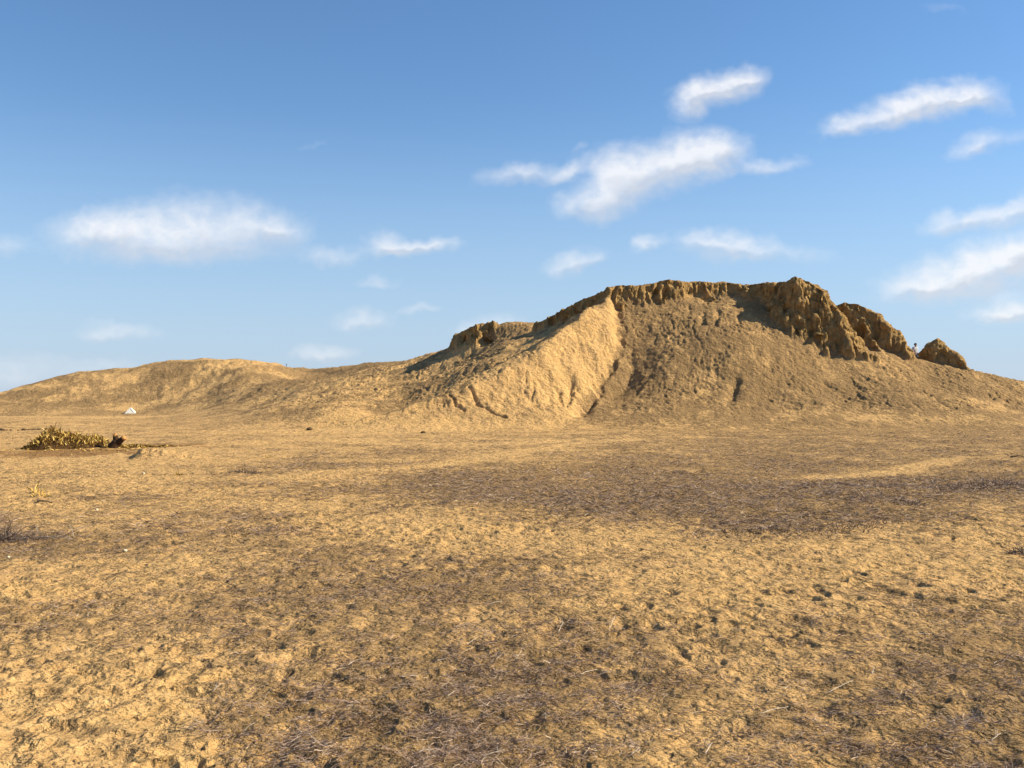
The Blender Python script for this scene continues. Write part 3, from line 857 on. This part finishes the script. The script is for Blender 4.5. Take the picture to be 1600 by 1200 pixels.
# ================================================================== THINGS
def tube(pts, rad, n=8, rngn=None, jit=0.0, ell=1.0, cap=True):
    """lofted tube along points; returns verts, quads, tris as quads"""
    pts = [Vector(p) for p in pts]
    V_, F_ = [], []
    for i, p in enumerate(pts):
        d_ = (pts[min(i + 1, len(pts) - 1)] - pts[max(i - 1, 0)]).normalized()
        a = d_.cross(Vector((0, 1, 0.01)))
        if a.length < 1e-3: a = Vector((1, 0, 0))
        a.normalize(); b = d_.cross(a).normalized()
        for k in range(n):
            an = 2 * math.pi * k / n
            r1 = rad[i] * (1 + (rngn.uniform(-jit, jit) if rngn is not None else 0))
            V_.append(p + a * math.cos(an) * r1 + b * math.sin(an) * r1 * ell)
    for i in range(len(pts) - 1):
        for k in range(n):
            F_.append((i * n + k, i * n + (k + 1) % n, (i + 1) * n + (k + 1) % n, (i + 1) * n + k))
    if cap:
        for base, fl in ((0, True), ((len(pts) - 1) * n, False)):
            c = len(V_); V_.append(pts[0] if fl else pts[-1])
            for k in range(n):
                t_ = (base + k, base + (k + 1) % n, c)
                F_.append(t_ if not fl else t_[::-1])
    return V_, F_


def pymesh(name, V_, F_, mat, parent=None, smooth=True, sub_=0, shade=None):
    me = bpy.data.meshes.new(name)
    me.from_pydata([tuple(v) for v in V_], [], F_)
    me.materials.append(mat)
    for p in me.polygons: p.use_smooth = smooth
    me.validate()
    ob = bpy.data.objects.new(name, me); COL.objects.link(ob)
    if parent: ob.parent = parent
    if sub_:
        md = ob.modifiers.new('s', 'SUBSURF'); md.levels = sub_; md.render_levels = sub_
    if shade is not None:
        attr(ob, 'shade', np.full(len(V_), shade) if np.isscalar(shade) else shade)
    return ob


def merge(lst):
    V_, F_ = [], []
    for v, f in lst:
        o = len(V_); V_ += list(v); F_ += [tuple(i + o for i in q) for q in f]
    return V_, F_


def spot(u, v):
    D = EYE * F / (v - VH)
    x_ = (u - 800) * D / F
    return x_, D, float(gz(x_, D)[0])


# ---------------------------------------------------------------- tent
TS = .86
canvas = plain('white_canvas', (.52, .49, .43), (.66, .63, .57), 6, .8, .2)
canvas_shade = plain('shaded_canvas_flap', (.10, .09, .08), (.2, .17, .14), 6, .9, .1)  # dark canvas tone paints in the shade at the tent's left side
polem = plain('tent_pole_wood', (.2, .13, .07), (.3, .2, .1), 12)
tx, ty = (203.5 - 800) * 115 / F, 115.0
tz = float(gz(tx, ty)[0]) - .03
tent = tag(empty('tent', (tx, ty, tz), R(8)), 'small white canvas tent pitched at the foot of the left hill', 'tent')


def cloth_panel(a, b, c, d, sag, nrm, n=8, thick=.012):
    a, b, c, d, nrm = map(Vector, (a, b, c, d, nrm))
    V_, F_ = [], []
    for side in (0, 1):
        for j in range(n + 1):
            for i in range(n + 1):
                s_, t_ = i / n, j / n
                p = (a * (1 - s_) + b * s_) * (1 - t_) + (d * (1 - s_) + c * s_) * t_
                k = sag * math.sin(math.pi * s_) * math.sin(math.pi * t_) + .012 * math.sin(9 * s_ + 3 * t_)
                V_.append(p + nrm * (-k - side * thick))
    m_ = n + 1
    for j in range(n):
        for i in range(n):
            q_ = (j * m_ + i, j * m_ + i + 1, (j + 1) * m_ + i + 1, (j + 1) * m_ + i)
            F_.append(q_); F_.append(tuple(x_ + m_ * m_ for x_ in q_[::-1]))
    return V_, F_


tent.scale = (TS, TS, TS)
AP, APB = (.02, -.15, .80), (.06, .55, .72)
fr_ = cloth_panel((-.55, -.75, 0), (.78, -.62, 0), AP, AP, .05, (0, -.8, .3))
ri = cloth_panel((.78, -.62, 0), (.80, .8, 0), APB, AP, .06, (.8, 0, .5))
bk = cloth_panel((.80, .8, 0), (-.7, .8, 0), APB, APB, .04, (0, .8, .3))
le = cloth_panel((-.7, .8, 0), (-.55, -.75, 0), AP, APB, .05, (-.8, 0, .5))
pymesh('canvas', *merge([fr_, ri, bk]), canvas, tent)
pymesh('side_flap', *le, canvas, tent)
pymesh('shade_flap', *cloth_panel((-.82, -.80, 0), (-.56, -.76, 0), (-.28, -.48, .38), (-.34, -.5, .40), .04, (-.4, -.8, .3)), canvas_shade, tent)
pymesh('pole', *tube([(.02, -.13, 0), (.02, -.15, .86)], [.018, .014], 6), polem, tent)

# ---------------------------------------------------------------- person on the shoulder of the mound
skin = plain('skin', (.30, .17, .11), (.36, .21, .14), 8, .6, .05)
hairm = plain('black_hair', (.010, .008, .007), (.022, .017, .014), 30, .6, .4)
shirtm = plain('white_shirt', (.46, .44, .47), (.58, .56, .58), 7, .85, .3)
trous = plain('dark_trousers', (.05, .05, .07), (.09, .085, .10), 10, .9, .2)
pdx = (1429.5 - 800) * 70.0 / F
pz = float(gz(pdx, 70.0)[0])
pz = min(pz, 5.58 - 1.70)
per = tag(empty('person', (pdx, 70.0, pz), R(200)), 'person with dark hair in a white shirt walking behind the mound shoulder', 'person')
# skeleton faces +Y (away from the viewer after the turn it faces half towards us), slight forward lean
J = {'pel': (0, 0, .93), 'sp': (0, .02, 1.10), 'ch': (0, .05, 1.30), 'nk': (0, .07, 1.44), 'nk2': (0, .085, 1.50), 'hd': (0, .10, 1.58), 'hd2': (0, .10, 1.655),
     'hl': (-.10, 0, .90), 'kl': (-.11, .16, .50), 'al': (-.11, .02, .10), 'fl': (-.12, .17, .04),
     'hr': (.10, 0, .90), 'kr': (.11, .02, .49), 'ar': (.11, -.24, .12), 'fr': (.12, -.10, .04),
     'sl': (-.18, .05, 1.38), 'el': (-.25, -.05, 1.12), 'wl': (-.25, .06, .90),
     'sr': (.18, .05, 1.38), 'er': (.25, .08, 1.12), 'wr': (.23, .26, .97),
     'pl': (-.25, .08, .84), 'pr': (.22, .32, .95), 'chin': (0, .155, 1.535)}
rads = {'pel': .14, 'sp': .125, 'ch': .145, 'nk': .065, 'nk2': .055, 'hd': .085, 'hd2': .075, 'hl': .095, 'kl': .058, 'al': .042, 'fl': .035, 'hr': .095, 'kr': .058, 'ar': .042, 'fr': .035,
        'sl': .07, 'el': .045, 'wl': .03, 'sr': .07, 'er': .045, 'wr': .03, 'pl': .034, 'pr': .034, 'chin': .04}
E = [('pel', 'sp'), ('sp', 'ch'), ('ch', 'nk'), ('nk', 'nk2'), ('nk2', 'hd'), ('hd', 'hd2'), ('hd', 'chin'), ('pel', 'hl'), ('hl', 'kl'), ('kl', 'al'), ('al', 'fl'), ('pel', 'hr'), ('hr', 'kr'), ('kr', 'ar'),
     ('ar', 'fr'), ('ch', 'sl'), ('sl', 'el'), ('el', 'wl'), ('wl', 'pl'), ('ch', 'sr'), ('sr', 'er'), ('er', 'wr'), ('wr', 'pr')]
for sd_, wj in ((-1, 'pl'), (1, 'pr')):
    px_, py_, pz_ = J[wj]
    for f_, (ox, oy, L_) in enumerate([(-.024, .01, .075), (-.008, .015, .085), (.008, .015, .08), (.024, .01, .065)]):
        J[f'{wj}f{f_}'] = (px_ + ox, py_ + oy + .01, pz_ - .03); rads[f'{wj}f{f_}'] = .010
        J[f'{wj}g{f_}'] = (px_ + ox, py_ + oy + .03, pz_ - .03 - L_ * .8); rads[f'{wj}g{f_}'] = .008
        E += [(wj, f'{wj}f{f_}'), (f'{wj}f{f_}', f'{wj}g{f_}')]
    J[f'{wj}t'] = (px_ - sd_ * .035, py_ + .035, pz_ - .02); rads[f'{wj}t'] = .010
    E.append((wj, f'{wj}t'))


import bmesh


def make_skin(name, joints, edges, scale, mat, root, parent, lev=2):
    bm = bmesh.new(); lay = bm.verts.layers.skin.verify()
    ids = {}
    for k in joints:
        v_ = bm.verts.new(J[k]); ids[k] = v_
        r1 = rads[k] * (scale.get(k, scale['*']) if isinstance(scale, dict) else scale)
        v_[lay].radius = (r1, r1); v_[lay].use_root = (k == root)
    for a_, b_ in edges: bm.edges.new((ids[a_], ids[b_]))
    me = bpy.data.meshes.new(name); bm.to_mesh(me); bm.free()
    me.materials.append(mat)
    ob = bpy.data.objects.new(name, me); COL.objects.link(ob); ob.parent = parent
    md = ob.modifiers.new('skin', 'SKIN'); md.use_smooth_shade = True
    s2 = ob.modifiers.new('sub', 'SUBSURF'); s2.levels = lev; s2.render_levels = lev
    return ob
make_skin('body', list(J), E, 1.0, skin, 'pel', per)
sj = ['pel', 'sp', 'ch', 'sl', 'sr', 'el', 'er', 'nk']
make_skin('shirt', sj, [e for e in E if e[0] in sj and e[1] in sj], {'*': 1.22, 'pel': 1.2, 'nk': 1.1, 'el': 1.4, 'er': 1.4}, shirtm, 'pel', per)
tj = ['pel', 'hl', 'kl', 'al', 'hr', 'kr', 'ar']
make_skin('trousers', tj, [e for e in E if e[0] in tj and e[1] in tj], {'*': 1.18, 'al': 1.5, 'ar': 1.5, 'pel': 1.1}, trous, 'pel', per)
# hair cap
hv, hf = [], []
nr_, ns_ = 7, 14
for i in range(nr_ + 1):
    th = i / nr_ * 1.75
    for k in range(ns_):
        ph = 2 * math.pi * k / ns_
        front = max(0, math.sin(ph))
        t2 = th * (1 - .42 * front)
        hv.append((.098 * math.sin(t2) * math.cos(ph), .085 + .115 * math.sin(t2) * math.sin(ph), 1.60 + .125 * math.cos(t2) + .004 * math.sin(5 * ph)))
for i in range(nr_):
    for k in range(ns_): hf.append((i * ns_ + k, (i + 1) * ns_ + k, (i + 1) * ns_ + (k + 1) % ns_, i * ns_ + (k + 1) % ns_))
hob = pymesh('hair', hv, hf, hairm, per)
md = hob.modifiers.new('so', 'SOLIDIFY'); md.thickness = .02

# ---------------------------------------------------------------- stump
bark = plain('dark_bark', (.02, .011, .007), (.085, .045, .02), 26, .95, .8, .02)
cutw = plain('torn_orange_wood', (.36, .16, .05), (.66, .38, .14), 30, .85, .6, .02)
sx, sy = (183 - 800) * 33.0 / F, 33.0
sz_ = float(gz(sx, sy)[0]) - .04
stump = tag(empty('tree_stump', (sx, sy, sz_)), 'dark forked tree stump with orange torn top beside the husk heap', 'tree stump')
rg = random.Random(4)
tr_ = tube([(-.17, 0, 0), (-.10, 0, .10), (-.04, 0, .20), (.0, 0, .29)], [.22, .165, .145, .13], 14, rg, .09)
pymesh('trunk', *tr_, bark, stump, sub_=1)
l1 = tube([(-.01, 0, .22), (-.04, .02, .35), (-.07, .02, .47)], [.12, .095, .08], 12, rg, .10)
pymesh('limb', *l1, bark, stump, sub_=1)
l2 = tube([(.0, 0, .18), (.13, -.02, .28), (.24, -.03, .36)], [.12, .105, .095], 12, rg, .10)
pymesh('limb', *l2, bark, stump, sub_=1)


def torn(c, nrm, r1, n=26):
    """splintered end of a broken limb"""
    c = Vector(c); nrm = Vector(nrm).normalized(); a = nrm.orthogonal().normalized(); b = nrm.cross(a)
    L_ = []
    for i in range(n):
        rr2 = r1 * math.sqrt(rg.random()); an = rg.random() * 6.28
        p = c + a * rr2 * math.cos(an) + b * rr2 * math.sin(an) - nrm * .04
        q_ = p + nrm * rg.uniform(.05, .12) + a * rg.uniform(-.02, .02) + b * rg.uniform(-.02, .02)
        L_.append(tube([p, (p + q_) / 2, q_], [.026, .022, .009], 5, rg, .1))
    L_.append(tube([c - nrm * .05, c + nrm * .015, c + nrm * .03], [r1 * 1.0, r1 * .97, r1 * .6], 12, rg, .1))
    return merge(L_)


pymesh('torn_top', *torn((-.07, .02, .46), (-.2, .05, 1), .06), cutw, stump)
pymesh('torn_top', *torn((.25, -.03, .365), (.75, .1, .65), .075), cutw, stump)

# ---------------------------------------------------------------- heap of dry husks
hp = empty('husk_heap', ((118 - 800) * 32.6 / F, 32.6, 0))
tag(hp, 'long low heap of dry yellow maize husks and leaves on reddish soil', 'husk heap')
hp0 = np.array(hp.location)
pu_, pv_ = [44, 52, 62, 72, 84, 94, 106, 118, 130, 140, 155, 170, 185, 200, 230, 262], [0, 6, 13, 22, 27, 23, 19, 17, 17, 11, 6.5, 5, 5, 4, 2.5, 0]


def heap_h(hx, hy):
    """height of the heap above ground at world x, y"""
    u1 = 800 + F * hx / 32.6
    top = np.interp(u1, pu_, pv_) * 32.6 / F
    lump = 1 + .25 * pn2(hx / .35, hy / .35) + .2 * pn2(hx / .15, hy / .15)
    dy_ = (hy - (32.7 + .012 * (u1 - 80))) / (0.45 + top * 1.1)
    return top * np.clip(1 - dy_ ** 2, 0, 1) ** .8 * lump


gx1 = np.linspace(-16.2, -11.0, 150); gy1 = np.linspace(31.2, 35.6, 90)
A_, B_ = np.meshgrid(gx1, gy1)
hh1 = heap_h(A_.ravel(), B_.ravel())
gg = gz(A_.ravel(), B_.ravel())
Vh = np.stack([A_.ravel(), B_.ravel(), gg + hh1 - .05], 1) - hp0
idx = np.arange(A_.size).reshape(A_.shape)
fh = np.stack([idx[:-1, :-1], idx[:-1, 1:], idx[1:, 1:], idx[1:, :-1]], -1).reshape(-1, 4)
fh = fh[hh1[fh].max(1) > .01]
used = np.unique(fh); rem = np.full(A_.size, -1, np.int64); rem[used] = np.arange(len(used))
corem = plain('dark_husk_core', (.022, .011, .004), (.09, .045, .014), 22, .95, .8, .03)  # dark inner body that shows between the leaves
link_mesh('core', Vh[used], rem[fh], corem, hp)
nL = 11000
hx = rng.uniform(-16.3, -11.0, nL); hy = rng.uniform(31.3, 35.4, nL)
hq = heap_h(hx, hy)
kk = (hq > .015) & (rng.rand(nL) < .55 + 2.0 * hq)
hx, hy, hq = hx[kk], hy[kk], hq[kk]; nL = len(hx)
P0 = np.stack([hx, hy, gz(hx, hy) + hq - .035], 1) - hp0
up = np.clip(rng.normal(1.1, .4, nL), -.1, 1.5) * np.clip(hq * 6, .35, 1)
Vv, fs, sa = ribbons(P0, rng.uniform(0, 6.283, nL), rng.uniform(.09, .22, nL) * np.clip(.6 + hq * 2, .5, 1.15), rng.uniform(.018, .042, nL), up, rng.normal(-.9, .7, nL),
                     np.clip(rng.beta(1.0, 1.15, nL), 0, 1), rng, seg=4, taper=.15)
lv = link_mesh('leaves', Vv, fs, HUSK, hp, smooth=False); attr(lv, 'shade', sa); tag(lv, kind='stuff')
# fallen husks round the heap, each pale fleck a loose leaf
nF = 240
fx1 = rng.normal(-13.2, 1.5, nF); fy1 = rng.normal(31.9, 1.0, nF)
Vv, fs, sa = ribbons(np.stack([fx1, fy1, gz(fx1, fy1) + .012], 1), rng.uniform(0, 6.28, nF), rng.uniform(.05, .16, nF), rng.uniform(.015, .035, nF), rng.normal(.15, .2, nF),
                     rng.normal(-.1, .5, nF), rng.uniform(.3, 1, nF), rng, seg=3)
lf = link_mesh('fallen_leaves', Vv, fs, HUSK, smooth=False); attr(lf, 'shade', sa)
tag(lf, 'loose pale husk leaves strewn on the soil around the heap', 'leaves', kind='stuff')


# ---------------------------------------------------------------- dry bushes and tufts
def bush(name, u, v, w_, d_, h_, n, mat, lab, cat, group=None, width=(.004, .008), up=(.6, .5), L=None, shade=(0, 1)):
    x0, y0, z0 = spot(u, v)
    o = empty(name, (x0, y0, z0)); tag(o, lab, cat, group)
    r1 = np.sqrt(rng.rand(n)); a = rng.uniform(0, 6.283, n)
    bx, by = r1 * np.cos(a) * w_ * .5, r1 * np.sin(a) * d_ * .5
    z = gz(bx + x0, by + y0) - z0
    hl = h_ * (1 - .7 * r1 ** 2)
    P0 = np.stack([bx, by, z + rng.rand(n) * hl * .35 - .01], 1)
    Ls = rng.uniform(.5, 1.2, n) * (hl * 1.3 + .04) if L is None else rng.uniform(*L, n)
    Vv, fs, sa = ribbons(P0, a + rng.normal(0, .9, n), Ls, rng.uniform(*width, n), np.clip(rng.normal(up[0], up[1], n), -.1, 1.5), rng.normal(-.6, .6, n),
                         rng.uniform(*shade, n), rng, seg=4)
    b_ = link_mesh('stems', Vv, fs, mat, o, smooth=False); attr(b_, 'shade', sa); tag(b_, kind='stuff')
    return o


def branch(o, name, p0, p1, r0, r1, mat, sag=.03, forks=2, sh=.5, seed=0):
    g_ = random.Random(seed)
    p0, p1 = Vector(p0), Vector(p1)
    pts = []
    for i in range(7):
        t_ = i / 6
        pts.append(p0.lerp(p1, t_) + Vector((g_.uniform(-1, 1), g_.uniform(-1, 1), g_.uniform(-.6, .6))) * sag * (.3 if i in (0, 6) else 1) + Vector((0, 0, sag * 1.6 * math.sin(math.pi * t_))))
    L_ = [tube(pts, [r0 + (r1 - r0) * i / 6 for i in range(7)], 6)]
    for f_ in range(forks):
        k = g_.randint(2, 5); b0 = pts[k]
        dv = (p1 - p0) * g_.uniform(.2, .45)
        dv = dv + Vector((g_.uniform(-1, 1), g_.uniform(-1, 1), g_.uniform(.0, .8))) * (p1 - p0).length * .25
        L_.append(tube([b0, b0 + dv * .5 + Vector((0, 0, sag * .4)), b0 + dv], [r0 * .6, r0 * .45, r0 * .25], 5))
    V_, F_ = merge(L_)
    return pymesh(name, V_, F_, mat, o, shade=sh)


b1 = bush('dry_bush', 2, 843, .55, .5, .17, 420, DARKTWIG, 'grey tangled dry bush lying at the left edge of the plain', 'bush', width=(.004, .009))
branch(b1, 'branch', (.1, 0, .03), (.85, -.05, .04), .006, .003, TWIG, .015, 3, .2, 3)
b2 = bush('dry_weed', 58, 841, .30, .3, .10, 120, DARKTWIG, 'thin dry weed with upright stalks right of the tangled bush', 'weed', width=(.003, .006), up=(1.0, .4))
branch(b2, 'stalk', (0, 0, 0), (.02, 0, .17), .004, .002, TWIG, .006, 1, .5, 5)
branch(b2, 'stalk', (.05, 0, .02), (.40, -.03, .035), .004, .002, TWIG, .012, 1, .3, 6)
b3 = bush('dry_weed', 117, 838, .10, .1, .03, 24, DARKTWIG, 'single slanting dry stalk standing on the sandy plain at left', 'weed', width=(.003, .005))
branch(b3, 'stalk', (0, 0, 0), (-.05, 0, .15), .004, .002, TWIG, .006, 1, .7, 8)
bush('dry_bush', 1604, 868, .42, .3, .09, 320, DARKTWIG, 'small dark tangled dry bush at the right edge of the sand', 'bush', width=(.004, .008))
b5 = bush('dry_bush', 384, 738, .75, .35, .07, 260, DARKTWIG, 'flat dark dry bush with one upright twig on the plain', 'bush', width=(.006, .012))
branch(b5, 'twig', (0, 0, 0), (-.02, 0, .22), .006, .003, DARKTWIG, .01, 1, .5, 11)
ORD = ['leftmost', 'second from left', 'third from left', 'fourth from left', 'fifth from left', 'sixth from left', 'seventh from left', 'eighth from left', 'rightmost']
FARROW = sorted([(1505, 771, .7, .10), (1530, 765, .7, .13), (1556, 761, .8, .14), (1582, 757, .8, .15), (1608, 752, .8, .15), (1545, 752, .7, .10), (1570, 747, .8, .11), (1598, 774, .5, .05), (1490, 778, .6, .06)])
NEARROW = sorted([(1365, 818, .7, .06), (1419, 797, .35, .08), (1300, 832, .6, .06), (1262, 838, .7, .06), (1225, 832, .6, .05), (1340, 828, .5, .05), (1150, 836, .4, .05), (1095, 838, .4, .04)])
for row, txt, grp in ((FARROW, 'dark dry tufts in the row by the right edge', 'dark dry tufts in the row by the right edge'),
                      (NEARROW, 'low tufts on the rim of the brown patch', 'low dry tufts along the near rim of the brown patch')):
    for i, (u_, v_, w1, h1) in enumerate(row):
        o_ = 'rightmost' if i == len(row) - 1 else ORD[i]
        bush('dry_tuft', u_, v_, w1 * 1.3, .9, h1 * .6, 150, DARKTWIG if i % 3 else STRAW, o_ + ' of the ' + txt, 'tuft', grp, width=(.005, .010), shade=(0, .85))
bush('dry_tuft', 695, 788, .16, .12, .06, 60, DARKTWIG, 'tiny dark dry tuft alone in the middle of the plain', 'tuft', width=(.005, .009))
bush('dry_tuft', 868, 728, .22, .2, .07, 60, DARKTWIG, 'small dark tuft near the foot of the pale gully face', 'tuft', width=(.006, .01))
bush('dry_tuft', 898, 745, .16, .2, .06, 50, DARKTWIG, 'small dark tuft nearest below the gully of the mound', 'tuft', width=(.006, .01))
b6 = bush('dry_seedling', 280, 742, .16, .12, .05, 30, HUSK, 'small withered seedling with a dark leaf below the sand hump', 'plant', width=(.012, .025), up=(.9, .4))
branch(b6, 'stem', (0, 0, 0), (-.02, 0, .14), .009, .005, DARKTWIG, .008, 1, .3, 12)
bush('husk_clump', 65, 776, .28, .15, .10, 34, HUSK, 'pale yellow husk leaves lying above a dark stick', 'husk', width=(.012, .024), shade=(.6, 1))
bush('husk_clump', 56, 772, .06, .06, .16, 8, HUSK, 'upright pale husk leaf at the left end of the husks', 'husk', width=(.012, .02), up=(1.3, .2), shade=(.6, 1))
bush('husk_clump', 419, 713, .18, .1, .05, 20, HUSK, 'tiny yellow husk clump on the plain right of the sand hump', 'husk', width=(.012, .022), shade=(.5, 1))


def stick(name, u0, v0, u1, v1, r1, mat, lab, cat, seed, forks=1, sag=.02, sh=.4, group=None, z=.012):
    a = spot(u0, v0); b = spot(u1, v1)
    o = empty(name, a); tag(o, lab, cat, group)
    br = branch(o, 'stem', (0, 0, z), (b[0] - a[0], b[1] - a[1], b[2] - a[2] + z), r1, r1 * .5, mat, sag, forks, sh, seed)
    return o


stick('dry_stick', 60, 785, 83, 785.5, .012, DARKTWIG, 'dark stick lying in front of the pale yellow husks', 'stick', 21, 0, .01, .1)
stick('dry_stick', 356, 902, 372, 898, .009, DARKTWIG, 'short dark stick lying on the left middle of the sand', 'stick', 22, 0, .004, .1)
stick('dry_stick', 1050, 731, 1062, 727, .014, DARKTWIG, 'short dark stick on the brown plain before the mound', 'stick', 23, 0, .01, .1)
stick('dry_stick', 1578, 711, 1602, 712, .02, DARKTWIG, 'long dark stick lying far out at the right edge', 'stick', 24, 0, .02, .1)
TW = [(765, 947, 785, 942), (866, 899, 890, 898), (960, 968, 951, 984), (872, 985, 880, 972), (820, 1020, 806, 1026), (905, 1052, 932, 1041), (700, 1088, 712, 1081), (752, 1184, 788, 1178),
      (655, 1183, 672, 1180), (440, 1192, 470, 1188), (335, 1073, 350, 1068), (215, 1152, 226, 1142), (380, 1133, 400, 1128), (1480, 1100, 1500, 1093), (1430, 1000, 1450, 998), (1240, 1195, 1215, 1188),
      (1545, 1160, 1560, 1152), (1370, 942, 1378, 940), (1185, 1120, 1230, 1105), (1510, 1140, 1525, 1125), (985, 1185, 1000, 1178), (1390, 1030, 1415, 1025), (1100, 1180, 1112, 1163), (560, 1125, 580, 1118),
      (640, 1060, 655, 1056), (1465, 945, 1475, 940), (1360, 1064, 1364, 1050), (330, 890, 345, 885), (545, 1040, 560, 1032), (990, 1090, 1010, 1083), (1290, 1085, 1330, 1072), (160, 1062, 176, 1050)]
for i, (a_, b_, c_, d_) in enumerate(TW[::2] + TW[1:8:2]):
    stick('pale_twig', a_, b_, c_, d_, .0022, TWIG, 'bleached pale twig lying loose on the foreground litter', 'twig', 40 + i, i % 3, .003, .45 + .4 * ((i * 37) % 10) / 10, 'pale twigs scattered over the foreground', .02)


# ---------------------------------------------------------------- stones and clods
def stone(name, pos, size, mat, lab, cat, seed, group=None, flat=.7):
    bm = bmesh.new(); bmesh.ops.create_icosphere(bm, subdivisions=3, radius=1)
    g_ = random.Random(seed); ox, oy, oz = g_.random() * 50, g_.random() * 50, g_.random() * 50
    co = np.array([v_.co[:] for v_ in bm.verts])
    k = 1 + .35 * pn3(co[:, 0] * 1.1 + ox, co[:, 1] * 1.1 + oy, co[:, 2] * 1.1 + oz) + .16 * pn3(co[:, 0] * 3 + ox, co[:, 1] * 3, co[:, 2] * 3 + oz)
    for v_, kk_ in zip(bm.verts, k):
        v_.co = v_.co * float(kk_)
        v_.co.x *= size * (.8 + .5 * (ox % 1)); v_.co.y *= size * (.8 + .5 * (oy % 1)); v_.co.z *= size * flat
    me = bpy.data.meshes.new(name); bm.to_mesh(me); bm.free(); me.materials.append(mat)
    for p in me.polygons: p.use_smooth = True
    o = bpy.data.objects.new(name, me); COL.objects.link(o); o.location = pos; o.rotation_euler = (0, 0, g_.random() * 6)
    return tag(o, lab, cat, group)


pale_st = plain('pale_stone', (.46, .38, .25), (.62, .53, .38), 60, .9, .3)
dark_st = plain('dark_clod', (.05, .033, .018), (.15, .095, .05), 18, .95, .8, .02)
for i, (u_, v_, s1, lab) in enumerate([(197, 857, .026, 'pale pebble lying alone in the dry grass at left'), (225, 742, .035, 'pale pebble in front of the low sand hump'), (15, 867, .02, 'small pale pebble below the tangled bush at left'),
                                      (152, 793, .03, 'yellowish pebble right of the pale husk leaves')]):
    x0, y0, z0 = spot(u_, v_)
    stone('pebble', (x0, y0, z0 + s1 * .4), s1, pale_st, lab, 'pebble', 5 + i)
x0, y0, z0 = ground_at(661, 678)
stone('dark_rock', (x0, y0, z0 + .01), .11, dark_st, 'dark rock at the foot of the pale spur', 'rock', 31)
x0, y0, z0 = ground_at(484, 672)
stone('dark_rock', (x0, y0, z0 + .02), .13, dark_st, 'dark lump at the lower left tip of the spur', 'rock', 32, None, .8)
g_ = random.Random(9)
for i in range(30):
    u_ = g_.uniform(-6, 82); v_ = 668 + 4 * math.sin(u_ * .09) * .5 - (u_ * .045) + g_.uniform(-2, 2)
    x0, y0, z0 = spot(u_, v_ + 3)
    s1 = g_.uniform(.05, .14)
    stone('earth_clod', (x0, y0, z0 + s1 * .35), s1, dark_st, 'dark earth clod in the row behind the husk heap', 'clod', 60 + i, 'row of dark clods at the far left', .6)
# a lone plant on the skyline of the left hill
x0, y0 = (447 - 800) * 135 / F, 135.0
o = empty('skyline_weed', (x0, y0, float(gz(x0, y0)[0]) - .05)); tag(o, 'tiny lone dry weed standing on the crest of the left hill', 'weed')
branch(o, 'stem', (0, 0, 0), (.02, 0, .55), .03, .015, DARKTWIG, .03, 3, .3, 77)
print('objects', len(bpy.data.objects), 'person foot', pz)
